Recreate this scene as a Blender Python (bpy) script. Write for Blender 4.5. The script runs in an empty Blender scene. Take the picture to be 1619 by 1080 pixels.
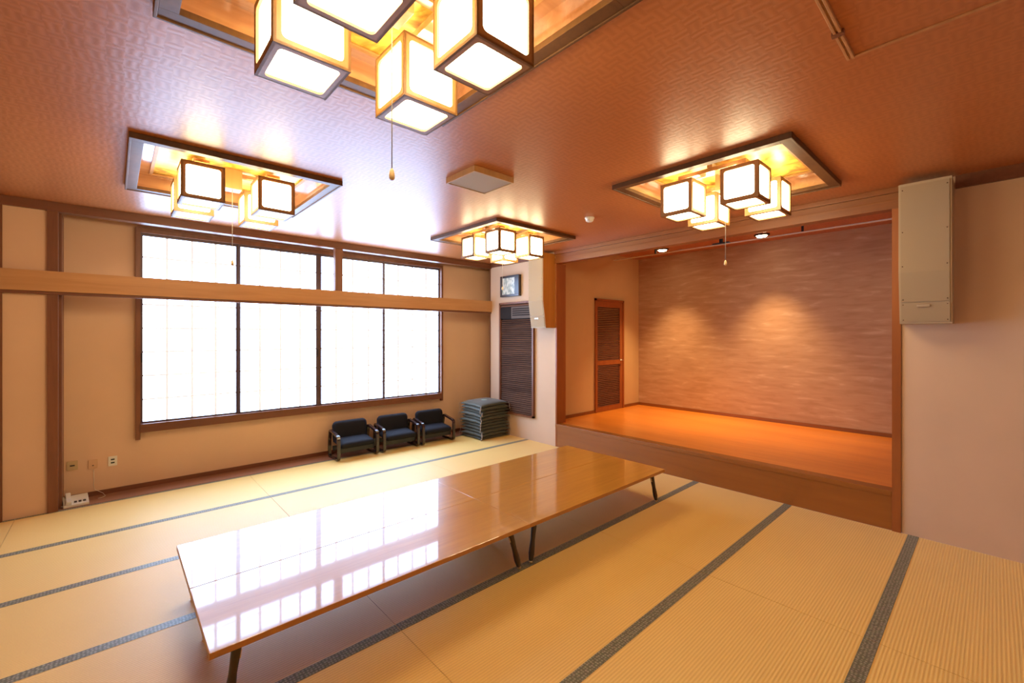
import bpy, bmesh, math, random
from mathutils import Vector, Matrix
random.seed(7)
PI = math.pi
S = bpy.context.scene
COL = S.collection

# ------------------------------------------------------------------ mesh helpers
class MB:
    """collects shapes and links them as ONE mesh object"""
    def __init__(self): self.bm = bmesh.new(); self.mi = 0
    def face(self, pts, smooth=False):
        vs = [self.bm.verts.new(p) for p in pts]
        f = self.bm.faces.new(vs); f.material_index = self.mi; f.smooth = smooth
        return f
    def box(self, x0, x1, y0, y1, z0, z1, bev=0.0, M=None):
        b = bmesh.new()
        bmesh.ops.create_cube(b, size=1.0)
        for v in b.verts:
            v.co = Vector(((x0+x1)/2+v.co.x*(x1-x0), (y0+y1)/2+v.co.y*(y1-y0), (z0+z1)/2+v.co.z*(z1-z0)))
        if bev > 0:
            bmesh.ops.bevel(b, geom=list(b.edges), offset=bev, segments=2, affect='EDGES', profile=0.7)
        self.merge(b, M)
    def merge(self, b, M=None, smooth=None):
        if M is not None: bmesh.ops.transform(b, matrix=M, verts=b.verts)
        mp = {}
        for v in b.verts: mp[v] = self.bm.verts.new(v.co)
        for f in b.faces:
            try: nf = self.bm.faces.new([mp[v] for v in f.verts])
            except ValueError: continue
            nf.material_index = self.mi
            nf.smooth = f.smooth if smooth is None else smooth
        b.free()
    def lathe(self, prof, seg=20, M=None, cap=True):
        b = bmesh.new(); rings = []
        for r, z in prof:
            rings.append([b.verts.new((r*math.cos(2*PI*i/seg), r*math.sin(2*PI*i/seg), z)) for i in range(seg)])
        for a, c in zip(rings, rings[1:]):
            for i in range(seg):
                f = b.faces.new((a[i], a[(i+1) % seg], c[(i+1) % seg], c[i])); f.smooth = True
        if cap:
            b.faces.new(list(reversed(rings[0]))); b.faces.new(rings[-1])
        self.merge(b, M)
    def cyl(self, p0, p1, r, seg=12):
        p0, p1 = Vector(p0), Vector(p1); d = p1-p0
        M = Matrix.Translation(p0) @ d.to_track_quat('Z', 'Y').to_matrix().to_4x4()
        self.lathe([(r, 0), (r, d.length)], seg, M)
    def tube(self, pts, r, seg=8, closed=False):
        pts = [Vector(p) for p in pts]; n = len(pts); b = bmesh.new(); rings = []
        for i, p in enumerate(pts):
            if closed: t = pts[(i+1) % n]-pts[i-1]
            else: t = pts[min(i+1, n-1)]-pts[max(i-1, 0)]
            t.normalize()
            up = Vector((0, 0, 1)) if abs(t.z) < .95 else Vector((0, 1, 0))
            a = t.cross(up).normalized(); c = t.cross(a).normalized()
            rings.append([b.verts.new(p+a*math.cos(2*PI*k/seg)*r+c*math.sin(2*PI*k/seg)*r) for k in range(seg)])
        rng = range(n) if closed else range(n-1)
        for i in rng:
            A, B = rings[i], rings[(i+1) % n]
            for k in range(seg):
                f = b.faces.new((A[k], A[(k+1) % seg], B[(k+1) % seg], B[k])); f.smooth = True
        if not closed:
            b.faces.new(rings[0]); b.faces.new(list(reversed(rings[-1])))
        bmesh.ops.recalc_face_normals(b, faces=b.faces)
        self.merge(b)
    def ribbon_loop(self, path, w, t, axis='x', x=0.0, closed=True):
        """rectangular section (w along x, t in plane) swept along a path in the yz plane"""
        n = len(path); b = bmesh.new(); rings = []
        for i in range(n):
            p = Vector(path[i]); q = Vector(path[(i+1) % n]) if closed or i < n-1 else p
            o = Vector(path[i-1]) if closed or i > 0 else p
            d = (q-o).normalized(); nrm = Vector((-d.y, d.x))
            a = p+nrm*t/2; c = p-nrm*t/2
            rings.append([b.verts.new((x-w/2, a.x, a.y)), b.verts.new((x+w/2, a.x, a.y)),
                          b.verts.new((x+w/2, c.x, c.y)), b.verts.new((x-w/2, c.x, c.y))])
        for i in range(n if closed else n-1):
            A, B = rings[i], rings[(i+1) % n]
            for k in range(4): b.faces.new((A[k], A[(k+1) % 4], B[(k+1) % 4], B[k]))
        if not closed:
            b.faces.new(rings[0]); b.faces.new(list(reversed(rings[-1])))
        bmesh.ops.recalc_face_normals(b, faces=b.faces)
        bmesh.ops.bevel(b, geom=[e for e in b.edges if e.calc_face_angle(0) > .8], offset=.004, segments=2, affect='EDGES')
        self.merge(b)
    def holed_plate(self, w, h, border, rad, th, M):
        """square plate with a rounded rectangular hole, in the xy plane, thickness th along z"""
        seg = 5; inner = []; outer = []
        a, c = w/2-border, h/2-border
        for (sx, sy, a0) in ((1, 1, 0), (-1, 1, PI/2), (-1, -1, PI), (1, -1, 1.5*PI)):
            for k in range(seg+1):
                an = a0+PI/2*k/seg
                inner.append((sx*(a-rad)+rad*math.cos(an), sy*(c-rad)+rad*math.sin(an)))
                t = k/seg
                if (sx, sy) in ((1, 1), (-1, -1)):
                    o = (sx*w/2, sy*h/2*min(1, .0+1)) 
                outer.append((sx*w/2, sy*h/2))
        b = bmesh.new(); n = len(inner)
        L = []
        for z in (0, th):
            L.append(([b.verts.new((p[0], p[1], z)) for p in inner], [b.verts.new((sx*w/2, sy*h/2, z)) for sx, sy in ((1, 1), (-1, 1), (-1, -1), (1, -1))]))
        for z, (I, O) in enumerate(L):
            for cidx in range(4):
                I0 = I[cidx*(seg+1):(cidx+1)*(seg+1)]
                for k in range(seg): b.faces.new((O[cidx], I0[k], I0[k+1]))
                nx = I[((cidx+1) % 4)*(seg+1)]
                b.faces.new((O[cidx], I0[-1], nx, O[(cidx+1) % 4]))
        for k in range(n):
            b.faces.new((L[0][0][k], L[0][0][(k+1) % n], L[1][0][(k+1) % n], L[1][0][k]))
        for k in range(4):
            b.faces.new((L[0][1][k], L[0][1][(k+1) % 4], L[1][1][(k+1) % 4], L[1][1][k]))
        bmesh.ops.recalc_face_normals(b, faces=b.faces)
        self.merge(b, M)
    def build(self, name, mat, parent=None, smooth=False, recalc=True):
        if recalc: bmesh.ops.recalc_face_normals(self.bm, faces=self.bm.faces)
        me = bpy.data.meshes.new(name); self.bm.to_mesh(me); self.bm.free()
        if smooth:
            for p in me.polygons: p.use_smooth = True
        o = bpy.data.objects.new(name, me); COL.objects.link(o)
        for m in (mat if isinstance(mat, (list, tuple)) else [mat]): me.materials.append(m)
        if parent is not None: o.parent = parent
        return o

def tag(o, label=None, cat=None, group=None, kind=None):
    if label: o['label'] = label
    if cat: o['category'] = cat
    if group: o['group'] = group
    if kind: o['kind'] = kind
    return o
def empty(name, loc=(0, 0, 0), rz=0.0):
    o = bpy.data.objects.new(name, None); COL.objects.link(o)
    o.location = loc; o.rotation_euler = (0, 0, rz); o.empty_display_size = .05
    return o
def copy_tree(o, parent=None):
    c = o.copy(); COL.objects.link(c)
    if parent is not None: c.parent = parent
    for ch in [k for k in list(bpy.data.objects) if k.parent == o]: copy_tree(ch, c)
    return c
def struct(o, label=None):
    o['kind'] = 'structure'
    if label: o['label'] = label
    return o

# ------------------------------------------------------------------ materials
def new_mat(name):
    m = bpy.data.materials.new(name); m.use_nodes = True
    nt = m.node_tree; b = nt.nodes['Principled BSDF']
    return m, nt, b
def node(nt, t, **kw):
    n = nt.nodes.new(t)
    for k, v in kw.items():
        if k in n.inputs: n.inputs[k].default_value = v
        else: setattr(n, k, v)
    return n
def plain(name, col, rough=.5, metal=0., spec=.5, coat=0., coat_r=.05, bump=0., bscale=200.):
    m, nt, b = new_mat(name)
    b.inputs['Base Color'].default_value = (*col, 1); b.inputs['Roughness'].default_value = rough
    b.inputs['Metallic'].default_value = metal; b.inputs['Specular IOR Level'].default_value = spec
    b.inputs['Coat Weight'].default_value = coat; b.inputs['Coat Roughness'].default_value = coat_r
    if bump:
        tc = node(nt, 'ShaderNodeTexCoord'); n = node(nt, 'ShaderNodeTexNoise', Scale=bscale, Detail=4.)
        nt.links.new(tc.outputs['Object'], n.inputs['Vector'])
        bp = node(nt, 'ShaderNodeBump', Strength=bump, Distance=.002)
        nt.links.new(n.outputs['Fac'], bp.inputs['Height']); nt.links.new(bp.outputs[0], b.inputs['Normal'])
    return m
def wood(name, c1, c2, rough=.4, axis=0, scale=1., coat=0., coat_r=.05, contrast=(.35, .7), spec=.5, planks=None):
    """grain stretched along the axis"""
    m, nt, b = new_mat(name); L = nt.links.new
    tc = node(nt, 'ShaderNodeTexCoord'); mp = node(nt, 'ShaderNodeMapping')
    sc = [22*scale]*3; sc[axis] = 1.6*scale; mp.inputs['Scale'].default_value = sc
    L(tc.outputs['Object'], mp.inputs['Vector'])
    n1 = node(nt, 'ShaderNodeTexNoise', Scale=1.0, Detail=6., Roughness=.6, Distortion=.6)
    L(mp.outputs[0], n1.inputs['Vector'])
    n2 = node(nt, 'ShaderNodeTexNoise', Scale=.15, Detail=2.)
    L(mp.outputs[0], n2.inputs['Vector'])
    mx = node(nt, 'ShaderNodeMath', operation='MULTIPLY_ADD'); mx.inputs[1].default_value = .45
    L(n2.outputs['Fac'], mx.inputs[0])
    s2 = node(nt, 'ShaderNodeMath', operation='MULTIPLY'); s2.inputs[1].default_value = .6
    L(n1.outputs['Fac'], s2.inputs[0]); L(s2.outputs[0], mx.inputs[2])
    r = node(nt, 'ShaderNodeValToRGB')
    r.color_ramp.elements[0].position = contrast[0]; r.color_ramp.elements[0].color = (*c1, 1)
    r.color_ramp.elements[1].position = contrast[1]; r.color_ramp.elements[1].color = (*c2, 1)
    L(mx.outputs[0], r.inputs['Fac'])
    L(r.outputs['Color'], b.inputs['Base Color'])
    b.inputs['Roughness'].default_value = rough; b.inputs['Coat Weight'].default_value = coat
    b.inputs['Coat Roughness'].default_value = coat_r; b.inputs['Specular IOR Level'].default_value = spec
    bp = node(nt, 'ShaderNodeBump', Strength=.08, Distance=.002)
    L(n1.outputs['Fac'], bp.inputs['Height']); L(bp.outputs[0], b.inputs['Normal'])
    return m
def emis(name, col, st):
    m, nt, b = new_mat(name)
    b.inputs['Base Color'].default_value = (.8, .8, .8, 1)
    b.inputs['Emission Color'].default_value = (*col, 1); b.inputs['Emission Strength'].default_value = st
    b.inputs['Roughness'].default_value = .6
    return m

# light levels
WIN = 11.5; LAMP = 14.0; SPOT = 330.0

M_wood_red = wood('reddish_timber', (.13, .044, .018), (.20, .072, .032), .4, 0)
M_wood_red_v = wood('reddish_timber_upright', (.14, .048, .019), (.23, .085, .036), .4, 2)
M_wood_tan = wood('tan_timber', (.42, .20, .075), (.55, .29, .12), .45, 0)
M_wood_orange_v = wood('orange_timber_upright', (.26, .07, .012), (.35, .105, .02), .4, 2)
M_wood_orange_y = wood('orange_timber', (.19, .055, .011), (.27, .088, .018), .4, 1)
M_riser = wood('stage_riser_board', (.25, .078, .008), (.33, .11, .014), .4, 1, scale=.5, coat=.15, coat_r=.2)
M_stage = wood('stage_boards', (.62, .18, .018), (.78, .26, .032), .3, 1, coat=.3, coat_r=.2)
M_frame_dark = wood('dark_lantern_wood', (.075, .033, .014), (.13, .058, .022), .4, 2, spec=.3)
M_lantern = wood('lantern_wood', (.30, .145, .045), (.42, .21, .07), .4, 2)
M_recess = wood('recess_veneer', (.28, .12, .05), (.40, .19, .09), .12, 0, coat=.5, coat_r=.06)
M_table = wood('table_veneer', (.46, .20, .022), (.60, .29, .04), .3, 0, scale=1.2, coat=1., coat_r=.045)
M_table_edge = wood('table_edge_wood', (.42, .18, .04), (.52, .24, .06), .35, 0)
M_leg = plain('dark_turned_wood', (.028, .014, .010), .3, coat=.4, coat_r=.2)
M_brass = plain('brass', (.75, .6, .35), .3, metal=1.)
M_chairwood = plain('dark_brown_bentwood', (.026, .010, .008), .2, coat=.6, coat_r=.1)
M_chairpad = plain('black_upholstery', (.006, .006, .011), .75, spec=.3, bump=.25, bscale=500)
M_ledge = wood('ledge_board', (.22, .095, .055), (.32, .15, .09), .4, 0, coat=.3, coat_r=.2)
M_black = plain('black_plastic', (.015, .015, .015), .4)
M_cord = plain('grey_cord', (.35, .32, .28), .6)
M_knob = plain('yellowed_knob', (.75, .55, .28), .4)
M_white = plain('off_white_plastic', (.72, .68, .58), .4)
M_beigeplate = plain('beige_outlet_plate', (.50, .36, .19), .4)
M_jack = plain('wall_coloured_jack', (.62, .38, .22), .5)
M_grille = plain('cream_grille_cloth', (.36, .27, .165), .75, bump=.4, bscale=900)
M_spk = plain('cream_cabinet', (.42, .32, .20), .55)
M_spk_side = wood('varnished_cabinet_side', (.40, .15, .02), (.50, .20, .03), .35, 2)
M_alu = plain('brown_aluminium', (.10, .065, .07), .4, metal=.3)
M_shojibar = emis('lattice_bar_painted_backlight', (.8, .85, .95), .5)  # slight emission stands in for daylight behind the bars; they are no light source
M_silver = plain('brushed_metal', (.55, .5, .42), .35, metal=1.)
M_ac_dark = plain('dark_unit_grille', (.022, .016, .014), .8, spec=.2)
M_ac_grey = plain('grey_unit_vane', (.13, .10, .085), .7, spec=.2)
M_pane = emis('daylit_frosted_pane', (.43, .64, 1.0), WIN)
M_shade = emis('lit_lantern_shade', (1.0, .80, .47), LAMP)
M_bulb = emis('lit_downlight', (1.0, .8, .5), 30.)

# louver wood: dark brown
M_louver = wood('louver_slat_wood', (.065, .028, .017), (.20, .10, .062), .75, 1, spec=.2)
M_doorlouver = wood('door_slat_wood', (.10, .028, .014), (.16, .05, .025), .45, 0)
M_doorframe = wood('door_frame_wood', (.26, .065, .013), (.34, .095, .02), .35, 2)

def wall_mat(name, col, strength=.25):
    m, nt, b = new_mat(name); L = nt.links.new
    tc = node(nt, 'ShaderNodeTexCoord')
    n = node(nt, 'ShaderNodeTexNoise', Scale=2.5, Detail=3.)
    L(tc.outputs['Object'], n.inputs['Vector'])
    mx = node(nt, 'ShaderNodeMix', data_type='RGBA')
    mx.inputs[6].default_value = (*[c*.93 for c in col], 1); mx.inputs[7].default_value = (*[min(1, c*1.06) for c in col], 1)
    L(n.outputs['Fac'], mx.inputs[0]); L(mx.outputs[2], b.inputs['Base Color'])
    b.inputs['Roughness'].default_value = .75; b.inputs['Specular IOR Level'].default_value = .25
    n3 = node(nt, 'ShaderNodeTexNoise', Scale=350., Detail=3.)
    L(tc.outputs['Object'], n3.inputs['Vector'])
    bp = node(nt, 'ShaderNodeBump', Strength=strength, Distance=.001)
    L(n3.outputs['Fac'], bp.inputs['Height']); L(bp.outputs[0], b.inputs['Normal'])
    return m
M_wall = wall_mat('beige_wallpaper', (.68, .455, .30))
M_wall_pale = wall_mat('pale_wallpaper', (.64, .46, .32))
M_wall_stage = wall_mat('stage_side_wallpaper', (.60, .40, .20))

# ceiling: basket woven wallpaper
def ceiling_mat():
    m, nt, b = new_mat('woven_ceiling_paper'); L = nt.links.new
    tc = node(nt, 'ShaderNodeTexCoord')
    wn = node(nt, 'ShaderNodeTexNoise', Scale=3.5, Detail=2.); L(tc.outputs['Object'], wn.inputs['Vector'])
    wm = node(nt, 'ShaderNodeVectorMath', operation='MULTIPLY_ADD'); wm.inputs[1].default_value = (.09, .09, 0)
    L(wn.outputs['Color'], wm.inputs[0]); L(tc.outputs['Object'], wm.inputs[2])
    ck = node(nt, 'ShaderNodeTexChecker', Scale=1/.06); L(wm.outputs[0], ck.inputs['Vector'])
    w1 = node(nt, 'ShaderNodeTexWave', Scale=1/.0375*.32, Distortion=1.2, Detail=2.); w1.bands_direction = 'X'
    w2 = node(nt, 'ShaderNodeTexWave', Scale=1/.0375*.32, Distortion=1.2, Detail=2.); w2.bands_direction = 'Y'
    L(wm.outputs[0], w1.inputs['Vector']); L(wm.outputs[0], w2.inputs['Vector'])
    mx = node(nt, 'ShaderNodeMix', data_type='FLOAT')
    L(ck.outputs['Fac'], mx.inputs[0]); L(w1.outputs['Fac'], mx.inputs[2]); L(w2.outputs['Fac'], mx.inputs[3])
    nz = node(nt, 'ShaderNodeTexNoise', Scale=9., Detail=5.); L(tc.outputs['Object'], nz.inputs['Vector'])
    ad = node(nt, 'ShaderNodeMath', operation='MULTIPLY_ADD'); ad.inputs[1].default_value = .9
    L(nz.outputs['Fac'], ad.inputs[0]); L(mx.outputs[0], ad.inputs[2])
    r = node(nt, 'ShaderNodeMapRange'); r.inputs[1].default_value = .2; r.inputs[2].default_value = 1.6
    L(ad.outputs[0], r.inputs[0])
    c = node(nt, 'ShaderNodeMix', data_type='RGBA')
    c.inputs[6].default_value = (.38, .125, .034, 1); c.inputs[7].default_value = (.47, .165, .052, 1)
    L(r.outputs[0], c.inputs[0]); L(c.outputs[2], b.inputs['Base Color'])
    bp = node(nt, 'ShaderNodeBump', Strength=.18, Distance=.002); L(ad.outputs[0], bp.inputs['Height'])
    L(bp.outputs[0], b.inputs['Normal'])
    b.inputs['Roughness'].default_value = .36; b.inputs['Specular IOR Level'].default_value = .45
    b.inputs['Coat Weight'].default_value = .18; b.inputs['Coat Roughness'].default_value = .33
    return m
M_ceil = ceiling_mat()

def tatami_mat():
    m, nt, b = new_mat('woven_rush'); L = nt.links.new
    tc = node(nt, 'ShaderNodeTexCoord')
    w = node(nt, 'ShaderNodeTexWave', Scale=1/.016*.3183/1., Distortion=.15); w.bands_direction = 'Y'
    w.inputs['Scale'].default_value = 19.6
    L(tc.outputs['Object'], w.inputs['Vector'])
    mp = node(nt, 'ShaderNodeMapping'); mp.inputs['Scale'].default_value = (260, 60, 1); L(tc.outputs['Object'], mp.inputs['Vector'])
    n = node(nt, 'ShaderNodeTexNoise', Scale=1., Detail=2.); L(mp.outputs[0], n.inputs['Vector'])
    n2 = node(nt, 'ShaderNodeTexNoise', Scale=1.3, Detail=3.); L(tc.outputs['Object'], n2.inputs['Vector'])
    a = node(nt, 'ShaderNodeMath', operation='MULTIPLY_ADD'); a.inputs[1].default_value = .35
    L(n.outputs['Fac'], a.inputs[0])
    a2 = node(nt, 'ShaderNodeMath', operation='MULTIPLY'); a2.inputs[1].default_value = .5
    L(w.outputs['Fac'], a2.inputs[0]); L(a2.outputs[0], a.inputs[2])
    a3 = node(nt, 'ShaderNodeMath', operation='MULTIPLY_ADD'); a3.inputs[1].default_value = .35
    L(n2.outputs['Fac'], a3.inputs[0]); L(a.outputs[0], a3.inputs[2])
    c = node(nt, 'ShaderNodeMix', data_type='RGBA')
    c.inputs[6].default_value = (.68, .41, .075, 1); c.inputs[7].default_value = (.95, .66, .175, 1)
    L(a3.outputs[0], c.inputs[0]); L(c.outputs[2], b.inputs['Base Color'])
    bp = node(nt, 'ShaderNodeBump', Strength=.5, Distance=.002); L(w.outputs['Fac'], bp.inputs['Height'])
    L(bp.outputs[0], b.inputs['Normal'])
    b.inputs['Roughness'].default_value = .50; b.inputs['Specular IOR Level'].default_value = 1.0
    b.inputs['Sheen Weight'].default_value = .32; b.inputs['Sheen Roughness'].default_value = .4
    return m
M_tatami = tatami_mat()
def brocade_mat():
    m, nt, b = new_mat('tatami_brocade_edging'); L = nt.links.new
    tc = node(nt, 'ShaderNodeTexCoord')
    v = node(nt, 'ShaderNodeTexVoronoi', Scale=62.); v.feature = 'F1'; v.inputs['Randomness'].default_value = .35
    L(tc.outputs['Object'], v.inputs['Vector'])
    r = node(nt, 'ShaderNodeValToRGB')
    e = r.color_ramp.elements; e[0].position = .12; e[0].color = (.44, .42, .30, 1); e[1].position = .5; e[1].color = (.12, .125, .065, 1)
    L(v.outputs['Distance'], r.inputs['Fac'])
    n = node(nt, 'ShaderNodeTexNoise', Scale=45.); L(tc.outputs['Object'], n.inputs['Vector'])
    mx = node(nt, 'ShaderNodeMix', data_type='RGBA', blend_type='MULTIPLY'); mx.inputs[0].default_value = .4
    L(r.outputs[0], mx.inputs[6]); L(n.outputs['Color'], mx.inputs[7])
    L(mx.outputs[2], b.inputs['Base Color']); b.inputs['Roughness'].default_value = .45; b.inputs['Specular IOR Level'].default_value = .7; b.inputs['Sheen Weight'].default_value = .15
    return m
M_heri = brocade_mat()
M_gap = plain('dark_joint', (.10, .05, .015), .8)

def cloud_wall():
    m, nt, b = new_mat('misty_landscape_wallpaper'); L = nt.links.new
    tc = node(nt, 'ShaderNodeTexCoord')
    mp = node(nt, 'ShaderNodeMapping'); mp.inputs['Scale'].default_value = (1, 1.9, 11); L(tc.outputs['Object'], mp.inputs['Vector'])
    n = node(nt, 'ShaderNodeTexNoise', Scale=1.7, Detail=3., Roughness=.5, Distortion=.5); L(mp.outputs[0], n.inputs['Vector'])
    r = node(nt, 'ShaderNodeValToRGB'); e = r.color_ramp.elements
    e[0].position = .34; e[0].color = (.41, .225, .115, 1); e[1].position = .72; e[1].color = (.56, .35, .215, 1)
    k = e.new(.50); k.color = (.46, .265, .145, 1)
    k = e.new(.60); k.color = (.475, .28, .155, 1)
    L(n.outputs['Fac'], r.inputs['Fac'])
    L(r.outputs[0], b.inputs['Base Color'])
    b.inputs['Roughness'].default_value = .6
    return m
M_cloud = cloud_wall()
def gold_mat():
    m, nt, b = new_mat('gold_painted_panel'); L = nt.links.new
    tc = node(nt, 'ShaderNodeTexCoord')
    n = node(nt, 'ShaderNodeTexNoise', Scale=7., Detail=4., Distortion=1.6); L(tc.outputs['Object'], n.inputs['Vector'])
    r = node(nt, 'ShaderNodeValToRGB'); e = r.color_ramp.elements
    e[0].position = .38; e[0].color = (.45, .22, .02, 1); e[1].position = .62; e[1].color = (.85, .60, .10, 1)
    L(n.outputs['Fac'], r.inputs['Fac']); L(r.outputs[0], b.inputs['Base Color'])
    b.inputs['Roughness'].default_value = .3; b.inputs['Metallic'].default_value = .35
    return m
M_gold = gold_mat()
def cushion_mat(name, c):
    m, nt, b = new_mat(name); L = nt.links.new
    tc = node(nt, 'ShaderNodeTexCoord')
    n = node(nt, 'ShaderNodeTexNoise', Scale=120., Detail=3.); L(tc.outputs['Object'], n.inputs['Vector'])
    mx = node(nt, 'ShaderNodeMix', data_type='RGBA')
    mx.inputs[6].default_value = (*[k*.75 for k in c], 1); mx.inputs[7].default_value = (*[k*1.25 for k in c], 1)
    L(n.outputs['Fac'], mx.inputs[0]); L(mx.outputs[2], b.inputs['Base Color'])
    b.inputs['Roughness'].default_value = .6; b.inputs['Sheen Weight'].default_value = .25
    bp = node(nt, 'ShaderNodeBump', Strength=.3, Distance=.002); L(n.outputs['Fac'], bp.inputs['Height'])
    L(bp.outputs[0], b.inputs['Normal'])
    return m
M_cushion = cushion_mat('grey_green_cushion_cloth', (.055, .054, .030))
M_tassel = plain('pale_tassel_thread', (.50, .42, .38), .8)
M_tuft = plain('pale_teal_tuft', (.30, .42, .36), .8)
M_print = None
def print_mat():
    m, nt, b = new_mat('pale_print'); L = nt.links.new
    tc = node(nt, 'ShaderNodeTexCoord')
    mp = node(nt, 'ShaderNodeMapping'); mp.inputs['Scale'].default_value = (1, 9, 5); L(tc.outputs['Object'], mp.inputs['Vector'])
    n = node(nt, 'ShaderNodeTexNoise', Scale=3., Detail=3.); L(mp.outputs[0], n.inputs['Vector'])
    r = node(nt, 'ShaderNodeValToRGB'); e = r.color_ramp.elements
    e[0].position = .42; e[0].color = (.30, .36, .32, 1); e[1].position = .56; e[1].color = (.68, .70, .62, 1)
    L(n.outputs['Fac'], r.inputs['Fac']); L(r.outputs[0], b.inputs['Base Color'])
    b.inputs['Roughness'].default_value = .15
    return m
M_print = print_mat()

# ------------------------------------------------------------------ geometry constants (metres)
H = 2.90
X0, Y0 = -7.38, -7.31          # unseen far sides of the room
PITCH = .91; S0 = -.9366       # tatami rows
STZ = .335                     # stage height
RY = .30                       # depth of the window recess
ST_L, ST_R = -1.53, -5.35      # stage opening
SWL = -1.36; SBX = 2.55; SWR = -5.60; SH = 3.10

# ------------------------------------------------------------------ floor
m = MB()
m.mi = 2; m.box(X0, 0, Y0, 0.0, -.09, -.006)
rows = [(S0-PITCH*k, (0.0 if k == 0 else S0-PITCH*(k-1))) for k in range(8)]
for y0, y1 in rows:
    y0 = max(y0, Y0)
    hb = .034
    for c in range(4):
        xa, xb = -1.845*(c+1)+.0015, -1.845*c-.0015
        m.mi = 0
        m.face([(xa, y0+hb, 0), (xb, y0+hb, 0), (xb, y1-hb, 0), (xa, y1-hb, 0)])
        m.mi = 1
        for ya, yb in ((y0, y0+hb), (y1-hb, y1)):
            m.face([(xa, ya, .0012), (xb, ya, .0012), (xb, yb, .0012), (xa, yb, .0012)])
        m.mi = 0
        for xx in (xa, xb): m.face([(xx, y0, 0), (xx, y1, 0), (xx, y1, -.006), (xx, y0, -.006)])
struct(m.build('floor', [M_tatami, M_heri, M_gap], recalc=False), 'woven straw mat floor with dark green brocade edging')
o = bpy.data.objects['floor']
for p in o.data.polygons: pass
# wooden board between mats and window wall
m = MB(); m.box(-5.27, .4, 0.002, RY, -.08, .004)
struct(m.build('trim_1', M_ledge), 'brown wooden floor board along the window wall')

# ------------------------------------------------------------------ ceiling with recessed squares
FIX = [(-4.12, -4.435), (-4.16, -1.735), (-1.235, -1.745), (-1.165, -4.45)]
HALF = .64
def rects_minus(xa, xb, ya, yb, holes):
    xs = sorted({xa, xb} | {h[0] for h in holes} | {h[1] for h in holes})
    ys = sorted({ya, yb} | {h[2] for h in holes} | {h[3] for h in holes})
    out = []
    for i in range(len(xs)-1):
        for j in range(len(ys)-1):
            cx, cy = (xs[i]+xs[i+1])/2, (ys[j]+ys[j+1])/2
            if any(h[0] < cx < h[1] and h[2] < cy < h[3] for h in holes): continue
            out.append((xs[i], xs[i+1], ys[j], ys[j+1]))
    return out
holes = [(x-HALF+.02, x+HALF-.02, y-HALF+.02, y+HALF-.02) for x, y in FIX]
m = MB()
for a, b_, c, d in rects_minus(X0, .4, Y0, RY, holes):
    m.face([(a, c, H), (a, d, H), (b_, d, H), (b_, c, H)])
m.box(X0, 0, Y0, RY, H+.16, H+.2)
struct(m.build('ceiling', M_ceil, recalc=False), 'terracotta woven paper ceiling')
# ------------------------------------------------------------------ walls
WX0, WX1, WZ0, WZ1 = -4.704, -.81, .605, 2.82   # outer window frame in the recess plane
m = MB()
m.box(X0, -5.335, 0, .12, 0, H)
m.box(-5.335, WX0, RY, RY+.1, 0, H); m.box(WX1, .5, RY, RY+.1, 0, H)
m.box(WX0, WX1, RY, RY+.1, 0, WZ0); m.box(WX0, WX1, RY, RY+.1, WZ1, H)
m.box(.4, .5, 0, RY, 0, H); m.box(.1, .4, -.1, 0, 0, H)
struct(m.build('wall_window', M_wall), 'beige papered wall around the window')
m = MB(); m.box(-5.245, .4, RY-.012, RY, .004, .05)
struct(m.build('baseboard_window', M_wood_red), 'brown baseboard under the window')
m = MB()
m.box(0, .1, -1.528, 0, 0, H)
m.box(0, .1, Y0, -5.412, 0, H)
struct(m.build('wall_stage', M_wall_pale), 'pale papered wall on either side of the stage')
m = MB(); m.box(X0-.1, X0, Y0, .1, 0, H); struct(m.build('wall_left', M_wall))
m = MB(); m.box(X0, .1, Y0-.1, Y0, 0, H); struct(m.build('wall_back', M_wall))
# stage alcove
m = MB(); m.box(.1, SBX, SWL, SWL+.1, 0, SH); struct(m.build('wall_stage_left', M_wall_stage), 'tan side wall of the stage with the door')
m = MB(); m.box(.1, SBX, SWR-.1, SWR, 0, SH); struct(m.build('wall_stage_right', M_wall_stage))
m = MB(); m.box(SBX, SBX+.1, SWR, SWL, 0, SH); struct(m.build('wall_stage_back', M_cloud), 'back wall of the stage in misty patterned paper')
m = MB(); m.box(.0, SBX, SWR, SWL, SH, SH+.05); m.box(-.0, .1, SWR, SWL, H+.0, SH)
struct(m.build('ceiling_stage', M_ceil), 'terracotta ceiling over the stage')
m = MB(); m.box(SBX-.015, SBX, SWR, SWL, STZ, STZ+.05)
struct(m.build('baseboard_stage_back', M_wood_orange_y))
m = MB(); m.box(.1, 1.165, SWL-.015, SWL, STZ, STZ+.05); m.box(2.025, SBX-.015, SWL-.015, SWL, STZ, STZ+.05)
struct(m.build('baseboard_stage_left', M_wood_orange_y))

# stage platform
st = empty('stage', (0, -3.44, 0)); tag(st, 'low orange boarded stage filling the alcove', 'stage')
m = MB(); m.box(.12, SBX-.02, SWR+.02+3.44, SWL+3.44-.004, .26, STZ); m.build('stage_floor', M_stage, st)
m = MB(); m.box(-.008, .12, -5.35+3.44, ST_L+3.44, .29, STZ, .004); m.box(-.0, .05, -5.35+3.44, ST_L+3.44, 0, .29)
m.build('riser', M_riser, st)
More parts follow.
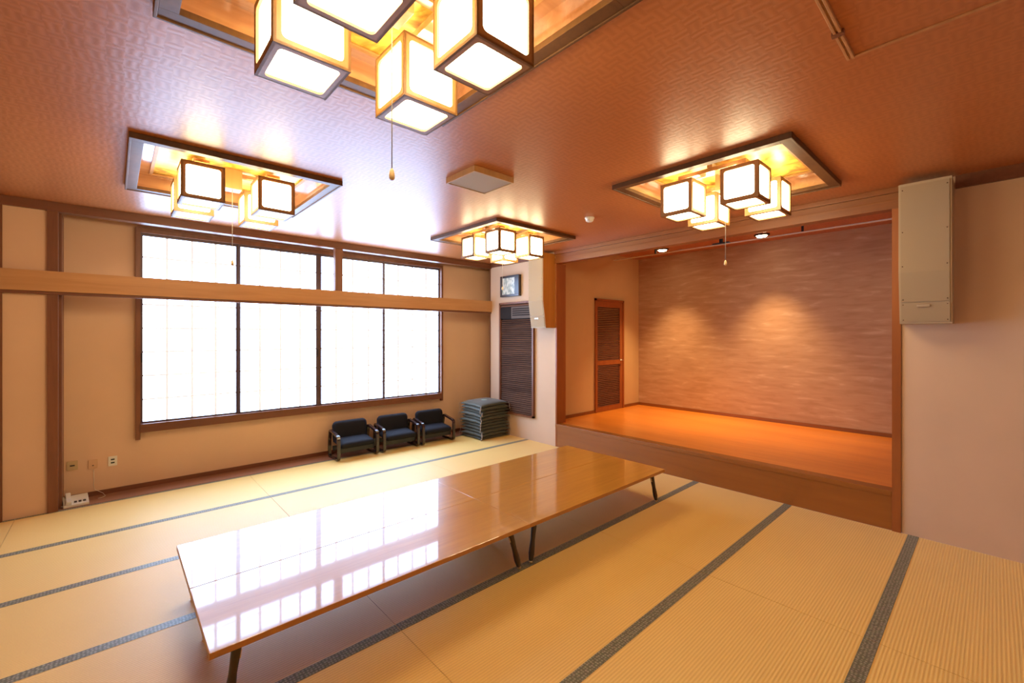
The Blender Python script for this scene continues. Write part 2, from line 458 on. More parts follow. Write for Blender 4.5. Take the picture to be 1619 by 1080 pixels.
# posts, lintel
m = MB(); m.box(-.004, .2, -1.556, -1.531, 0.0, 2.72)
struct(m.build('trim_2', M_wood_orange_v), 'orange timber post at the left of the stage')
m = MB(); m.box(-.012, .18, -5.41, -5.352, 0, 2.75)
struct(m.build('trim_3', M_wood_orange_v), 'orange timber post at the right of the stage')
m = MB(); m.box(-.02, .1, -5.41, -1.53, 2.722, 2.80, .004); m.box(.0, .1, -5.41, -1.53, 2.80, 2.9); m.box(-.03, .0, -5.41, -1.53, 2.855, 2.9, .003)
struct(m.build('trim_4', M_wood_orange_y), 'orange timber lintel across the top of the stage opening')
m = MB(); m.box(-.02, 0, Y0, -5.73, 2.80, H)
struct(m.build('trim_5', M_wood_red), 'dark timber strip where right wall meets ceiling')
m = MB(); m.box(-.02, 0, -1.22, 0, 2.83, H)
struct(m.build('trim_6', M_wood_red), 'dark timber strip above the framed picture')
# window wall timber
m = MB(); m.box(X0, 0, -.03, .075, 2.815, H); m.box(0, .4, .0, .075, 2.815, H)
struct(m.build('trim_7', M_wood_red), 'reddish header beam along the top of the window wall')
m = MB()
m.box(X0, .004, -.045, .0, 2.062, 2.25, .003)
m.mi = 1; m.box(X0, .004, -.03, .03, 2.035, 2.062)
struct(m.build('trim_8', [M_wood_tan, M_wood_red]), 'broad tan timber rail crossing in front of the window')
m = MB(); m.box(-5.335, -5.265, -.022, .12, 0, 2.815)
struct(m.build('trim_9', M_wood_red_v), 'reddish post left of the wall recess')
m = MB(); m.box(-5.70, -5.61, -.022, 0.0, 0, 2.815)
struct(m.build('trim_10', M_wood_red_v), 'reddish post at the left picture edge')
m = MB(); m.box(-2.69, -2.59, -.022, .05, 2.25, 2.815)
struct(m.build('trim_11', M_wood_red_v), 'short reddish post above the rail before the window')
m = MB(); m.box(-5.265, -5.245, .06, RY, .0, 2.815)
struct(m.build('trim_12', M_wood_red_v))
m = MB(); m.box(-.012, -.0, -.012, .0, 0, 2.83)
struct(m.build('trim_13', M_wood_red_v))
m = MB(); m.box(-5.335, .4, .075, RY, 2.865, H)
struct(m.build('trim_14', M_wood_red))

# ------------------------------------------------------------------ window
wi = empty('window_1', ((WX0+WX1)/2, RY, WZ0)); struct(wi, 'wide four panel window with white frosted panes')
wi['category'] = 'window'
ox, oy, oz = (WX0+WX1)/2, RY, WZ0
def P(x0, x1, y0, y1, z0, z1, mb, bev=0.): mb.box(x0-ox, x1-ox, y0-oy, y1-oy, z0-oz, z1-oz, bev)
m = MB()
P(WX0, WX0+.04, RY-.05, RY+.06, .53, WZ1, m); P(WX1-.035, WX1, RY-.05, RY+.06, .57, WZ1, m)
P(WX0, WX1, RY-.035, RY+.06, WZ1-.05, WZ1, m)
m.build('window_frame', M_wood_red_v, wi)
m = MB(); P(WX0+.04, WX1-.035, RY-.06, RY+.06, WZ0, WZ0+.09, m)
m.build('window_sill', M_wood_red, wi)
xs = [-4.662, -3.748, -2.80, -1.845, -.847]
zb, zt = WZ0+.09, WZ1-.05
fr = [(.02, .022), (.022, .035), (.035, .02), (.022, .02)]
for i in range(4):
    a, b_ = xs[i], xs[i+1]; yy = RY+(.0 if i in (1, 2) else .02)
    m = MB(); l, r = fr[i]
    P(a, a+l, yy-.015, yy+.015, zb, zt, m); P(b_-r, b_, yy-.015, yy+.015, zb, zt, m)
    P(a+l, b_-r, yy-.015, yy+.015, zb, zb+.018, m); P(a+l, b_-r, yy-.015, yy+.015, zt-.03, zt, m)
    s = m.build('sash', M_alu, wi)
    m = MB(); P(a+l, b_-r, yy+.005, yy+.012, zb+.018, zt-.03, m); m.build('pane', M_pane, s)
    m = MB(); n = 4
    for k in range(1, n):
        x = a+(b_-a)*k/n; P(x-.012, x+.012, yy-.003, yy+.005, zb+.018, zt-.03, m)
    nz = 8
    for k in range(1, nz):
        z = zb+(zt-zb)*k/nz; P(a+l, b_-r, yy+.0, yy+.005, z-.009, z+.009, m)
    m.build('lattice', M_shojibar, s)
    if i in (0, 1, 3):
        m = MB(); x = (a+.009) if i == 0 else (b_-.015 if i == 1 else b_-.006)
        P(x-.006, x+.006, yy-.024, yy-.015, 1.36, 1.46, m, .002); m.build('finger_pull', M_black, s)

# ------------------------------------------------------------------ ceiling lights
SZ = .262; LZ = 2.630; LOFF = .24
def make_light():
    root = empty('ceiling_light', (0, 0, H))
    def z(v): return v-H
    # outer rim plate with its moulding
    m = MB()
    R, r = HALF, HALF-.062
    for (a, b_, c, d) in ((-R, R, -R, -r), (-R, R, r, R), (-R, -r, -r, r), (r, R, -r, r)):
        m.box(a, b_, c, d, z(2.868), z(2.895), .002)
    R2 = R+.012
    for (a, b_, c, d) in ((-R2, R2, -R2, -R), (-R2, R2, R, R2), (-R2, -R, -R, R), (R, R2, -R, R)):
        m.box(a, b_, c, d, z(2.862), z(2.899), .002)
    m.build('rim', M_frame_dark, root)
    m = MB()
    for (a, b_, c, d) in ((-R+.02, -r, -r, r), (r, R-.02, -r, r), (-r-.02, r+.02, -R+.02, -r), (-r-.02, r+.02, r, R-.02)):
        m.box(a, b_, c, d, z(2.895), z(3.02))
    g = .49
    for (a, b_, c, d) in ((-r, r, -r, -g), (-r, r, g, r), (-r, -g, -g, g), (g, r, -g, g)):
        m.box(a, b_, c, d, z(2.995), z(3.02))
    m.build('recess', M_recess, root)
    m = MB()
    for (a, b_, c, d) in ((-g-.012, g+.012, -g-.012, -g+.01), (-g-.012, g+.012, g-.01, g+.012), (-g-.012, -g+.01, -g, g), (g-.01, g+.012, -g, g)):
        m.box(a, b_, c, d, z(2.985), z(2.995))
    m.build('panel_beading', M_lantern, root)
    m = MB(); m.box(-g, g, -g, g, z(3.0), z(3.02)); m.build('back_panel', M_gold, root)
    # cross bars carrying the lanterns
    m = MB()
    m.box(-LOFF-.06, LOFF+.06, -.02, .02, z(2.955), z(2.985)); 
    for sx in (-1, 1): m.box(sx*LOFF-.05, sx*LOFF+.05, -LOFF-.02, LOFF+.02, z(2.925), z(2.955))
    m.build('cross_bar', M_recess, root)
    m = MB(); m.box(-.06, .06, -.06, .06, z(2.84), z(3.0), .004); m.build('hub', M_lantern, root)
    pc = MB(); pc.cyl((.0, .0, z(2.84)), (.0, .0, z(2.265)), .0022, 6); cord = pc.build('pull_cord', M_cord, root)
    kb = MB(); kb.lathe([(.003, .02), (.008, .012), (.011, -.006), (.010, -.018), (.004, -.024)], 12, Matrix.Translation((0, 0, z(2.25)))); kb.build('pull_knob', M_knob, cord)
    for sx in (-1, 1):
        for sy in (-1, 1):
            cx, cy = sx*LOFF, sy*LOFF; m = MB(); h = SZ; t = .010
            bd, rad = .026, .018
            T = Matrix.Translation((cx, cy, z(LZ)))
            # bottom, sides, top rings
            m.holed_plate(h, h, bd, rad, t, T)
            for k in range(4):
                Rk = Matrix.Rotation(k*PI/2, 4, 'Z')
                Mk = T @ Rk @ Matrix.Translation((0, -h/2, h/2)) @ Matrix.Rotation(PI/2, 4, 'X') @ Matrix.Translation((0, 0, -t))
                m.holed_plate(h, h, bd, rad, t, Mk)
            m.holed_plate(h, h, bd, rad, t, T @ Matrix.Translation((0, 0, h-t)))
            m.box(cx-.045, cx+.045, cy-.05, cy+.05, z(LZ+h), z(2.925))
            m.box(cx-h/2+.01, cx+h/2-.01, cy-.045, cy+.045, z(LZ+h-.012), z(LZ+h))
            la = m.build('lantern', M_lantern, root)
            b = MB(); q = h/2-t-.001
            b.face([(cx-q, cy-q, z(LZ)+t+.001), (cx+q, cy-q, z(LZ)+t+.001), (cx+q, cy+q, z(LZ)+t+.001), (cx-q, cy+q, z(LZ)+t+.001)])
            zt_ = z(LZ+h)-t-.001; zb_ = z(LZ)+t+.001
            for (xa, ya, xb, yb) in ((-q, -q, q, -q), (q, -q, q, q), (q, q, -q, q), (-q, q, -q, -q)):
                b.face([(cx+xa, cy+ya, zb_), (cx+xb, cy+yb, zb_), (cx+xb, cy+yb, zt_), (cx+xa, cy+ya, zt_)])
            b.build('lamp_shade', M_shade, la, recalc=False)
    return root
lt = make_light()
LL = ['ceiling light of four wooden lantern cubes nearest the camera, cut by the top edge',
      'ceiling light of four wooden lantern cubes in front of the left part of the window',
      'smallest looking ceiling light of four lantern cubes, near the corner with the framed picture',
      'ceiling light of four wooden lantern cubes just before the stage opening']
for i, (x, y) in enumerate(FIX):
    o = lt if i == 0 else copy_tree(lt)
    o.location = (x, y, H); tag(o, LL[i], 'ceiling light', 'lantern ceiling lights in square recesses')

# small things on the ceiling
o = empty('ceiling_speaker', (-2.735, -3.195, H)); tag(o, 'square beige panel with wooden edge fixed under the ceiling', 'ceiling speaker')
m = MB(); w, d = .195, .185
for (a, b_, c, e) in ((-w, w, -d, -d+.014), (-w, w, d-.014, d), (-w, -w+.014, -d+.014, d-.014), (w-.014, w, -d+.014, d-.014)):
    m.box(a, b_, c, e, -.045, 0, .002)
m.build('wooden_edge', M_lantern, o)
m = MB(); m.box(-w+.014, w-.014, -d+.014, d-.014, -.041, -.005); m.build('grille', M_grille, o)
m = MB(); m.lathe([(.05, 0), (.05, -.012), (.042, -.02), (.040, -.036), (.03, -.044), (.001, -.045)], 28)
o = m.build('smoke_detector', M_white); o.location = (-1.155, -3.055, H); tag(o, 'small round cream smoke detector on the ceiling before the stage', 'smoke detector')
m = MB()
for yy in (-5.512, -5.494): m.box(-3.3, -2.44, yy-.005, yy+.005, H-.014, H, .002)
m.box(-3.3, -2.44, -5.508, -5.498, H-.006, H)
o = m.build('ceiling_rail', M_wood_tan)
m = MB(); m.box(-2.695, -2.672, -5.525, -5.481, H-.02, H-.001, .003); m.build('coupling', M_wood_red, o)
tag(o, 'thin double wooden rail on the ceiling at the top right', 'rail')
m = MB(); m.box(-2.447, -2.433, -7.0, -5.515, H-.006, H, .001)
o = m.build('cable_cover', M_wood_tan); tag(o, 'thin cable strip running right from the ceiling rail end', 'cable cover')

# ------------------------------------------------------------------ stage lighting things
rail = MB(); rail.box(1.685, 1.715, -5.58, -1.385, 2.977, 2.992, .002)
o = rail.build('stage_rail', M_white); tag(o, 'long thin white rail hung under the stage ceiling', 'rail')
for yy in (-2.195, -4.269):
    m = MB(); m.box(1.69, 1.71, yy-.012, yy+.012, 2.992, SH); m.build('hanger', M_black, o)
o2 = empty('stage_spotlight', (1.70, -3.245, SH)); tag(o2, 'small black fitting on the stage rail, middle of the opening', 'spotlight')
m = MB(); m.box(-.02, .02, -.02, .02, -.09, 0); m.build('stem', M_black, o2)
m = MB(); m.box(-.03, .03, -.12, .12, -.105, -.09, .005); m.build('bracket', M_black, o2)
for i, (x, y) in enumerate(((1.93, -2.19), (2.0, -3.69))):
    o = empty('downlight', (x, y, SH)); tag(o, ['round lit downlight over the stage left of the black fitting', 'round lit downlight over the stage right of the black fitting'][i], 'downlight', 'stage downlights')
    m = MB(); m.lathe([(.076, .0), (.10, .0), (.10, -.012), (.08, -.02), (.076, -.02), (.076, .0)], 28, cap=False); m.build('trim_ring', M_black, o)
    m = MB(); m.lathe([(.075, -.012), (.06, -.032), (.001, -.04)], 24, cap=False); m.build('bulb', M_bulb, o)

# ------------------------------------------------------------------ door on stage left wall
DX0, DX1, DZ0, DZ1 = 1.17, 2.02, STZ, 2.285
dr = empty('door_1', ((DX0+DX1)/2, SWL, DZ0)); struct(dr, 'narrow louvered door at the left of the stage'); dr['category'] = 'door'
dx, dy, dz = (DX0+DX1)/2, SWL, DZ0
def Q(x0, x1, y0, y1, z0, z1, mb, bev=0.): mb.box(x0-dx, x1-dx, y0-dy, y1-dy, z0-dz, z1-dz, bev)
m = MB(); Q(DX0, DX0+.035, SWL-.03, SWL, DZ0, DZ1, m); Q(DX1-.035, DX1, SWL-.03, SWL, DZ0, DZ1, m); Q(DX0, DX1, SWL-.03, SWL, DZ1-.035, DZ1, m)
m.build('door_frame', M_doorframe, dr)
m = MB(); a, b_ = DX0+.037, DX1-.037
Q(a, a+.03, SWL-.02, SWL-.002, DZ0+.005, DZ1-.037, m); Q(b_-.09, b_, SWL-.02, SWL-.002, DZ0+.005, DZ1-.037, m)
for z0, z1 in ((DZ0+.005, DZ0+.09), (1.14, 1.22), (DZ1-.14, DZ1-.037)): Q(a+.03, b_-.09, SWL-.02, SWL-.002, z0, z1, m)
lf = m.build('door_leaf', M_doorframe, dr)
m = MB()
for z0, z1 in ((DZ0+.09, 1.14), (1.22, DZ1-.14)):
    n = int((z1-z0)/.03)
    for k in range(n):
        zc = z0+(k+.5)*(z1-z0)/n
        M = Matrix.Translation(((a+.03+b_-.09)/2-dx, -.011, zc-dz)) @ Matrix.Rotation(math.radians(40), 4, 'X')
        m.box(-(b_-.09-a-.03)/2, (b_-.09-a-.03)/2, -.014, .014, -.0025, .0025, 0, M)
m.build('louver_slats', M_doorlouver, lf)
m = MB(); m.lathe([(.022, 0), (.022, .006)], 16, Matrix.Translation((1.935-dx, -.02, 1.21-dz)) @ Matrix.Rotation(PI/2, 4, 'X'))
m.cyl((1.935-dx, -.02, 1.21-dz), (1.935-dx, -.06, 1.21-dz), .008); m.cyl((1.94-dx, -.058, 1.21-dz), (1.85-dx, -.058, 1.21-dz), .008)
m.build('door_handle', M_silver, lf)

# ------------------------------------------------------------------ louvered panel with air conditioner on the stage wall
LY0, LY1, LZ0, LZ1 = -1.102, -.286, .36, 2.20
lp = empty('louvered_panel', (0, (LY0+LY1)/2, LZ0)); tag(lp, 'tall dark brown louvered panel with framed edge beside the cushions', 'louvered panel')
ly = (LY0+LY1)/2
def R_(x0, x1, y0, y1, z0, z1, mb, bev=0.): mb.box(x0, x1, y0-ly, y1-ly, z0-LZ0, z1-LZ0, bev)
m = MB()
R_(-.045, 0, LY0, LY0+.03, LZ0, LZ1, m); R_(-.045, 0, LY1-.03, LY1, LZ0, LZ1, m)
R_(-.045, 0, LY0, LY1, LZ0, LZ0+.03, m); R_(-.045, 0, LY0, LY1, LZ1-.03, LZ1, m)
m.build('panel_frame', M_wood_red_v, lp)
m = MB(); R_(-.006, 0, LY0+.03, LY1-.03, LZ0+.03, LZ1-.03, m); m.build('backing', M_ac_dark, lp)
m = MB(); n = 48; z1 = 1.92
for k in range(n):
    zc = LZ0+.03+(k+.5)*(z1-LZ0-.03)/n
    M = Matrix.Translation((-.02, 0, zc-LZ0)) @ Matrix.Rotation(math.radians(-38), 4, 'Y')
    m.box(-.014, .014, -(LY1-LY0)/2+.03, (LY1-LY0)/2-.03, -.0022, .0022, 0, M)
m.build('louver_slats', M_louver, lp)
m = MB()
for k in range(1):
    M = Matrix.Translation((-.02, 0, 2.155+.035*k-LZ0)) @ Matrix.Rotation(math.radians(-38), 4, 'Y')
    m.box(-.014, .014, -(LY1-LY0)/2+.03, (LY1-LY0)/2-.03, -.0022, .0022, 0, M)
m.box(-.03, -.01, -(LY1-LY0)/2+.03, (LY1-LY0)/2-.03, 2.128-LZ0, 2.145-LZ0)
m.build('upper_slats', M_louver, lp)
ac = empty('air_conditioner', (-.012, -.70, 1.93)); tag(ac, 'grey air conditioner grille showing in the top of the louvered panel', 'air conditioner')
m = MB(); m.box(-.03, .002, .12, .38, 0, .19, .002); m.build('intake', M_ac_dark, ac)
m = MB(); m.box(-.026, .002, -.36, .115, 0, .19, .002); m.build('body', M_ac_grey, ac)
m = MB()
for k in range(4): m.box(-.031, -.026, -.34, .08, .045+.034*k, .062+.034*k, .002)
m.build('vane', M_ac_dark, ac)

# picture
PY0, PY1, PZ0, PZ1 = -.79, -.335, 2.295, 2.64
pf = empty('framed_certificate', (-.001, (PY0+PY1)/2, PZ0)); tag(pf, 'small dark framed certificate above the louvered panel', 'framed picture')
w, h = (PY1-PY0)/2, PZ1-PZ0
m = MB()
for (a, b_, c, d) in ((-w, w, 0, .035), (-w, w, h-.035, h), (-w, -w+.10, .035, h-.035), (w-.035, w, .035, h-.035)):
    m.box(-.06, 0, a, b_, c, d, .003)
m.build('frame', M_leg, pf)
m = MB(); m.box(-.045, -.04, -w+.10, w-.035, .035, h-.035); m.build('print', M_print, pf)

# wall speakers
def make_speaker(side_mat):
    root = empty('wall_speaker')
    w = .15; zb, zt, zk = 0, 1.10, .40
    prof = [(0, 0), (-.205, 0), (-.265, zk), (-.265, zt), (0, zt)]
    m = MB()
    for s in (-1, 1):
        pts = [(x, s*w, z) for x, z in prof]
        m.mi = 1; m.face(pts if s > 0 else pts[::-1])
    m.mi = 0
    for i in range(len(prof)):
        a, b_ = prof[i], prof[(i+1) % len(prof)]
        m.face([(a[0], -w, a[1]), (b_[0], -w, b_[1]), (b_[0], w, b_[1]), (a[0], w, a[1])])
    m.build('cabinet', [M_spk, side_mat], root)
    m = MB()
    def pl(xa, za, xb, zb_):
        th = Vector((-(zb_-za), 0, xb-xa)).normalized()*.006
        c = [(xa, -w+.012, za), (xa, w-.012, za), (xb, w-.012, zb_), (xb, -w+.012, zb_)]
        q = [Vector(p)+th for p in c]
        m.face([tuple(p) for p in q])
        for k in range(4): m.face([c[k], c[(k+1) % 4], tuple(q[(k+1) % 4]), tuple(q[k])])
    pl(-.209, .018, -.2315, .165)
    F = [(-.2365, .172), (-.271, zk), (-.271, zt-.02)]
    for (xa, za), (xb, zb_) in zip(F, F[1:]):
        m.face([(xa, -w+.012, za), (xa, w-.012, za), (xb, w-.012, zb_), (xb, -w+.012, zb_)])
    for yy in (-w+.012, w-.012): m.face([(F[0][0], yy, F[0][1]), (F[1][0], yy, F[1][1]), (F[2][0], yy, F[2][1]), (-.262, yy, zt-.02), (-.262, yy, zk), (-.226, yy, .172)])
    m.face([(F[0][0], -w+.012, .172), (F[0][0], w-.012, .172), (-.226, w-.012, .172), (-.226, -w+.012, .172)])
    m.face([(F[2][0], -w+.012, zt-.02), (F[2][0], w-.012, zt-.02), (-.262, w-.012, zt-.02), (-.262, -w+.012, zt-.02)])
    m.build('grille', M_grille, root)
    m = MB(); m.lathe([(.005, 0), (.004, .003), (.001, .004)], 10, Matrix.Rotation(-PI/2, 4, 'Y'))
    sc0 = m.build('screw', M_frame_dark, root); first = True
    for z in (.03, .15, .19, .45, .72, 1.05):
        x = -.208-.06*min(z, zk)/zk-.002
        for s in (-1, 1):
            q = sc0 if first else sc0.copy()
            if not first: COL.objects.link(q); q.parent = root
            q.location = (x, s*(w-.024), z); first = False
    m = MB(); m.box(-.241, -.236, -.03, .045, .13, .148, .002); m.build('badge', M_silver, root)
    return root
s1 = make_speaker(M_spk_side); s1.location = (0, -1.375, 1.765)
tag(s1, 'tall pale wall speaker left of the stage, beside the framed certificate', 'speaker', 'wall speakers flanking the stage')
s2 = make_speaker(M_spk); s2.location = (0, -5.572, 1.745)
tag(s2, 'tall tan wall speaker right of the stage, under the ceiling', 'speaker', 'wall speakers flanking the stage')

# small hook beside the louvered panel is the pull knob of the corner lamp

# ------------------------------------------------------------------ low tables
TZ = .33
def make_table(L=1.87, W=.632):
    root = empty('low_table')
    m = MB(); m.mi = 0; m.box(-L/2, L/2, -W/2, W/2, TZ-.028, TZ, .003); 
    top = m.build('tabletop', [M_table, M_table_edge], root)
    for p in top.data.polygons:
        if abs(p.normal.z) < .5 or p.center.z < TZ-.015: p.material_index = 1
    m = MB()
    for s in (-1, 1): m.box(-L/2+.12, L/2-.12, s*(W/2-.06)-.009, s*(W/2-.06)+.009, TZ-.05, TZ-.028)
    m.build('apron', M_table_edge, root)
    for sx in (-1, 1):
        for sy in (-1, 1):
            if sx < 0: xt, xf = -L/2+.115, -L/2+.075
            else: xt, xf = L/2-.13, L/2-.035
            yt, yf = sy*(W/2-.075), sy*(W/2-.075)
            p0 = Vector((xf, yf, 0)); p1 = Vector((xt, yt, TZ-.03)); d = p1-p0; Ln = d.length
            M = Matrix.Translation(p0) @ d.to_track_quat('Z', 'Y').to_matrix().to_4x4()
            m = MB(); m.lathe([(.0135, .018), (.017, .03), (.022, .07), (.0205, .11), (.017, .16), (.0185, .21), (.021, Ln-.035), (.021, Ln-.03), (.025, Ln-.026), (.025, Ln)], 20, M)
            lg = m.build('leg', M_leg, root)
            m = MB(); m.lathe([(.010, 0), (.013, .003), (.0138, .018)], 16, M); m.build('foot_cap', M_brass, lg)
            m = MB(); m.box(-.006, .006, -.0225, -.018, Ln-.085, Ln-.045, .002, M); m.build('lock_plate', M_brass, lg)
    return root
tb = make_table()
TL = [((-3.653, -3.429), 'glossy low wooden table nearest the camera, at the lower left of the four'),
      ((-3.653, -2.794), 'glossy low wooden table at the left end on the window side'),
      ((-1.7815, -3.429), 'glossy low wooden table at the stage end on the open floor side'),
      ((-1.7815, -2.794), 'glossy low wooden table at the stage end on the window side')]
for i, ((x, y), lab) in enumerate(TL):
    o = tb if i == 0 else copy_tree(tb)
    o.location = (x, y, .0015); tag(o, lab, 'table', 'low tables pushed together')

# ------------------------------------------------------------------ low chairs
def rpath(pts, r, seg=5):
    out = []; n = len(pts)
    for i in range(n):
        p = Vector(pts[i]); a = (Vector(pts[i-1])-p).normalized(); b_ = (Vector(pts[(i+1) % n])-p).normalized()
        A = p+a*r; B = p+b_*r
        for k in range(seg+1):
            t = k/seg; out.append(tuple(A*(1-t)**2+p*2*t*(1-t)+B*t*t))
    return out
def rounded_slab(w, h, t, r, M, puff=.0):
    """pillow like rounded slab in local xz, thickness along y"""
    b = bmesh.new(); bmesh.ops.create_grid(b, x_segments=18, y_segments=14, size=.5)
    front = []
    me = MB()
    nx, ny = 18, 14
    def pos(i, j, s):
        u = -1+2*i/nx; v = -1+2*j/ny
        # map the square to a rounded rectangle
        k = r
        x = u*w/2; z = v*h/2
        ax, az = abs(x)-(w/2-k), abs(z)-(h/2-k)
        if ax > 0 and az > 0:
            d = math.hypot(ax, az); mxx = max(ax, az)
            if d > 0: x = math.copysign(w/2-k+ax*mxx/d, x); z = math.copysign(h/2-k+az*mxx/d, z)
        e = min(w/2-abs(x), h/2-abs(z))
        if ax > 0 and az > 0: e = k-math.hypot(abs(x)-(w/2-k), abs(z)-(h/2-k))
        e = max(0., min(1., e/(t*.7)))
        th = t/2*(.35+.65*math.sqrt(max(0, 1-(1-e)**2)))+puff*(1-u*u)*(1-v*v)
        return (x, s*th, z)
    b.free(); b = bmesh.new()
    F = [[b.verts.new(pos(i, j, -1)) for j in range(ny+1)] for i in range(nx+1)]
    B = [[b.verts.new(pos(i, j, 1)) for j in range(ny+1)] for i in range(nx+1)]
    for i in range(nx):
        for j in range(ny):
            b.faces.new((F[i][j], F[i+1][j], F[i+1][j+1], F[i][j+1])); b.faces.new((B[i][j], B[i][j+1], B[i+1][j+1], B[i+1][j]))
    for i in range(nx):
        b.faces.new((F[i][0], B[i][0], B[i+1][0], F[i+1][0])); b.faces.new((F[i][ny], F[i+1][ny], B[i+1][ny], B[i][ny]))
    for j in range(ny):
        b.faces.new((F[0][j], F[0][j+1], B[0][j+1], B[0][j])); b.faces.new((F[nx][j], B[nx][j], B[nx][j+1], F[nx][j+1]))
    bmesh.ops.recalc_face_normals(b, faces=b.faces)
    for f in b.faces: f.smooth = True
    me.merge(b, M); b2 = None
    return me
def make_chair():
    root = empty('floor_chair')      # origin: front centre on the floor, faces -y
    W = .545
    m = rounded_slab(W-.08, .33, .085, .03, Matrix.Translation((0, .17, .205)) @ Matrix.Rotation(math.radians(96), 4, 'X'), .008)
    m.build('seat', M_chairpad, root)
    m = rounded_slab(W-.065, .29, .07, .065, Matrix.Translation((0, .305, .33)) @ Matrix.Rotation(math.radians(-9), 4, 'X'), .008)
    m.build('backrest', M_chairpad, root)
    for y_ in (.06, .29):
        m = MB(); m.box(-W/2+.03, W/2-.03, y_, y_+.022, .09, .15, .004); m.build('stretcher', M_black, root)
    for s in (-1, 1):
        path = rpath([(.018, .018), (.018, .315), (.31, .372), (.34, .22), (.34, .018)], .035)
        m = MB(); m.ribbon_loop(path, .042, .030, x=s*(W/2-.005)); m.build('arm_frame', M_chairwood, root)
    return root
ch = make_chair()
CL = ['black low armchair with dark bentwood arms, leftmost of the three under the window',
      'black low armchair with dark bentwood arms, middle of the three under the window',
      'black low armchair with dark bentwood arms, next to the cushion stack']
for i, (x, y, rz) in enumerate(((-2.435, -.19, .0), (-1.80, -.20, -.02), (-1.185, -.22, -.03))):
    o = ch if i == 0 else copy_tree(ch)
    o.location = (x, y, 0.003); o.rotation_euler = (0, 0, rz); tag(o, CL[i], 'chair', 'low armchairs under the window')

# ------------------------------------------------------------------ floor cushions
def make_cushion(seed, lift=1.):
    rnd = random.Random(seed); n = 22; w, d, t = .60, .56, .062
    b = bmesh.new()
    def prof(u, v):
        e = max(0., (1-abs(u)**5))*max(0., (1-abs(v)**5))
        return t/2*(e**.5)
    ph = rnd.random()*6
    def pos(i, j, s):
        u = -1+2*i/n; v = -1+2*j/n
        pinch = 1-.05*(1-abs(u)**2)*0-.035*(abs(u)**4)*(1-abs(v)**2)-.0
        x = u*w/2*(1-.03*(1-v**4)*abs(u)**3); y = v*d/2*(1-.03*(1-u**4)*abs(v)**3)
        sag = -.022*(abs(u)**2.5+abs(v)**2.5)*.5*lift
        wv = .0025*math.sin(9*u+ph)*abs(v)**6+.0025*math.sin(8*v+ph*2)*abs(u)**6
        return (x, y, s*prof(u, v)+sag+wv)
    T = [[b.verts.new(pos(i, j, 1)) for j in range(n+1)] for i in range(n+1)]
    B = [[(T[i][j] if i in (0, n) or j in (0, n) else b.verts.new(pos(i, j, -1))) for j in range(n+1)] for i in range(n+1)]
    for i in range(n):
        for j in range(n):
            b.faces.new((T[i][j], T[i+1][j], T[i+1][j+1], T[i][j+1])); b.faces.new((B[i][j], B[i][j+1], B[i+1][j+1], B[i+1][j]))
    for f in b.faces: f.smooth = True
    m = MB(); m.merge(b)
    root = empty('floor_cushion')
    m.build('cover', M_cushion, root, recalc=False)
    for sx in (-1, 1):
        for sy in (-1, 1):
            m = MB()
            for k in range(3):
                a = math.atan2(sy, sx)+rnd.uniform(-.4, .4)
                x0, y0 = sx*(w/2-.008), sy*(d/2-.008)
                pts = [(x0, y0, -.008), (x0+.010*math.cos(a), y0+.010*math.sin(a), -.012), (x0+.016*math.cos(a), y0+.016*math.sin(a), -.032), (x0+.017*math.cos(a), y0+.017*math.sin(a), -.062)]
                m.tube(pts, .0028, 5)
            m.build('tassel', M_tassel, root)
    return root
words = ['topmost', 'second', 'third', 'fourth', 'fifth', 'sixth', 'seventh', 'eighth', 'ninth', 'tenth', 'lowest']
protos = [make_cushion(k) for k in range(3)]
NC = 11; rr = random.Random(3)
for k in range(NC):
    o = protos[k] if k < 3 else copy_tree(protos[k % 3])
    z = .036+(NC-1-k)*.0525
    o.location = (-.335+rr.uniform(-.018, .014), -.265+rr.uniform(-.018, .018), z)
    f = (NC-1-k)/(NC-1)
    o.rotation_euler = (.028*f+rr.uniform(-.008, .008), -.028*f+rr.uniform(-.008, .008), rr.uniform(-.05, .05))
    if k == 0:
        m = MB(); m.lathe([(.055, .0), (.05, .006), (.03, .010), (.001, .011)], 20, Matrix.Translation((0, 0, .026)), cap=False)
        m.build('tuft', M_tuft, o)
        lab = 'dark grey green floor cushion with pale round tuft, topmost of the stack'
    elif k == NC-1: lab = 'dark grey green floor cushion on the mats, lowest of the stack'
    else: lab = 'dark grey green floor cushion, %s from the top of the stack' % words[k]
    tag(o, lab, 'cushion', 'floor cushions stacked in the corner')

# ------------------------------------------------------------------ telephone, outlets
ph = empty('telephone', (-5.152, .108, .006), .10); ph.scale = (.84, .92, .92); tag(ph, 'white corded telephone on the floor board at the far left', 'telephone')
m = MB()
prof = [(-.095, 0), (-.095, .022), (.085, .075), (.095, .07), (.095, 0)]
for s in (-1, 1):
    pts = [(s*.105, y, z) for y, z in prof]; m.face(pts if s > 0 else pts[::-1])
for i in range(len(prof)):
    a, b_ = prof[i], prof[(i+1) % len(prof)]
    m.face([(-.105, a[0], a[1]), (-.105, b_[0], b_[1]), (.105, b_[0], b_[1]), (.105, a[0], a[1])])
m.build('body', M_white, ph)
sl = math.atan2(.053, .18)
def tilt(y): return .022+(y+.095)*.053/.18
MT = Matrix.Translation((-.062, -.0, tilt(0)+.018)) @ Matrix.Rotation(sl, 4, 'X')
m = MB(); m.box(-.021, .021, -.09, .09, .004, .020, .006, MT); m.box(-.024, .024, -.095, -.05, -.014, .014, .006, MT); m.box(-.024, .024, .045, .09, -.014, .014, .006, MT)
m.build('handset', M_white, ph)
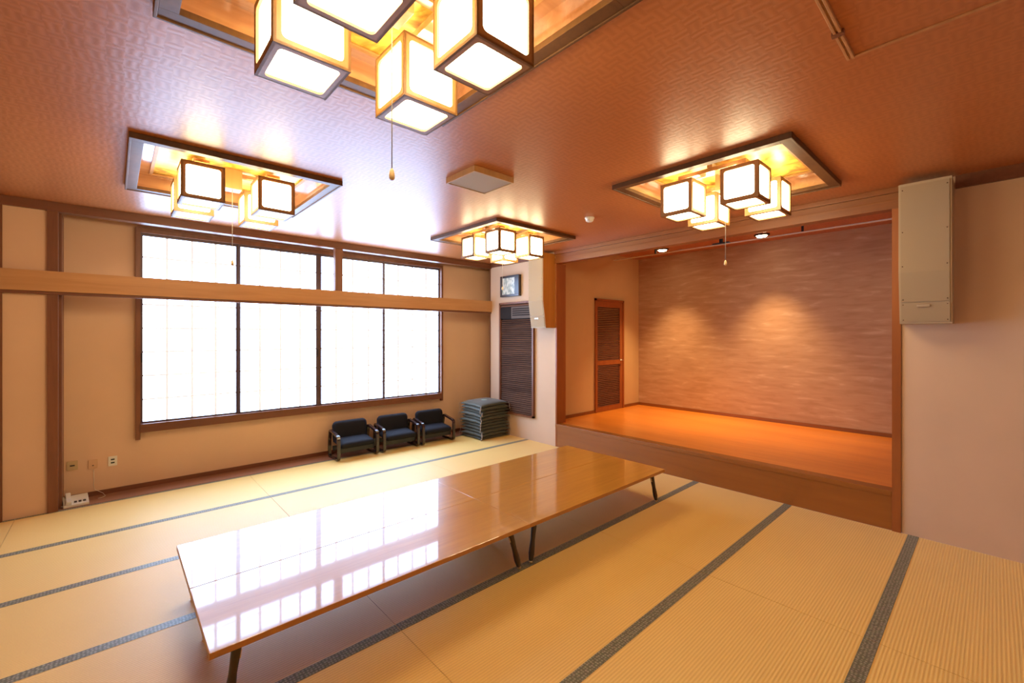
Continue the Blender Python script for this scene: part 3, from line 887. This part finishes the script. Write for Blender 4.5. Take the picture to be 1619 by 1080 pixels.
for k in range(3):
    M = Matrix.Translation((-.005+.037*k, -.05, tilt(-.05)+.001)) @ Matrix.Rotation(sl, 4, 'X')
    m = MB(); m.box(-.012, .012, -.013, .013, -.002, .005, .002, M); m.build('button', M_black, ph)
m = MB(); pts = []
for k in range(70):
    a = k*1.1; t = k/69
    pts.append((-.105-.03*math.sin(t*PI)+.006*math.cos(a)-.0, -.06+.12*t, .012+.006*math.sin(a)))
m.tube(pts, .0022, 5); m.build('coiled_cord', M_white, ph)
m = MB()
m.tube([(-5.03, RY-.004, .27), (-5.028, RY-.01, .2), (-5.03, RY-.012, .12), (-5.02, RY-.02, .07), (-4.96, .25, .03), (-4.94, .2, .010), (-4.96, .17, .008), (-4.995, .155, .008)], .002, 6)
o = m.build('phone_cable', M_white); tag(o, 'thin pale telephone cable dropping from the wall jack to the telephone', 'cable')
def outlet(x, z, lab, mat, slots, w=.07, h=.085, name='wall_outlet'):
    r = empty(name, (x, RY, z)); tag(r, lab, 'wall outlet')
    m = MB(); m.box(-w/2, w/2, -.008, 0, -h/2, h/2, .002); m.build('plate', mat, r)
    for (sz, sw, sh) in slots:
        m = MB(); m.box(-sw/2, sw/2, -.010, -.006, sz-sh/2, sz+sh/2, .001); m.build('socket', M_black, r)
outlet(-5.185, .345, 'square beige wall outlet with one dark slot, nearest the post', M_beigeplate, [(0, .035, .012)], .08, .09)
outlet(-5.035, .33, 'faint wall coloured telephone jack between the two beige outlets', M_jack, [(-.012, .012, .008)], .07, .09, 'telephone_jack')
outlet(-4.885, .335, 'pale beige wall outlet with two dark sockets, closest to the window', M_white, [(.017, .03, .014), (-.017, .03, .014)], .07, .10)

# ------------------------------------------------------------------ camera
cam = bpy.data.cameras.new('camera'); co = bpy.data.objects.new('camera', cam); COL.objects.link(co)
co.location = (-4.8837, -5.9348, 1.6522)
TH = .8327
co.rotation_euler = (PI/2, 0, TH-PI/2)
cam.sensor_width = 36; cam.lens = 693.71/1619*36
cam.shift_x = 0.; cam.shift_y = -9.43/1619
cam.clip_start = .02
S.camera = co

# ------------------------------------------------------------------ lights the place has
for (x, y) in ((1.93, -2.19), (2.0, -3.69)):
    l = bpy.data.lights.new('downlight_beam', 'SPOT'); l.energy = SPOT; l.color = (1, .66, .32)
    l.spot_size = math.radians(77); l.spot_blend = 1.; l.shadow_soft_size = .05
    lo = bpy.data.objects.new('downlight_beam', l); COL.objects.link(lo); lo.location = (x, y, SH-.055)
w = bpy.data.worlds.new('world'); S.world = w; w.use_nodes = True
w.node_tree.nodes['Background'].inputs[0].default_value = (.7, .8, 1, 1); w.node_tree.nodes['Background'].inputs[1].default_value = .5
S.view_settings.view_transform = 'Standard'; S.view_settings.look = 'None'
S.view_settings.gamma = 1; S.view_settings.use_curve_mapping = False
S.view_settings.exposure = 0.2
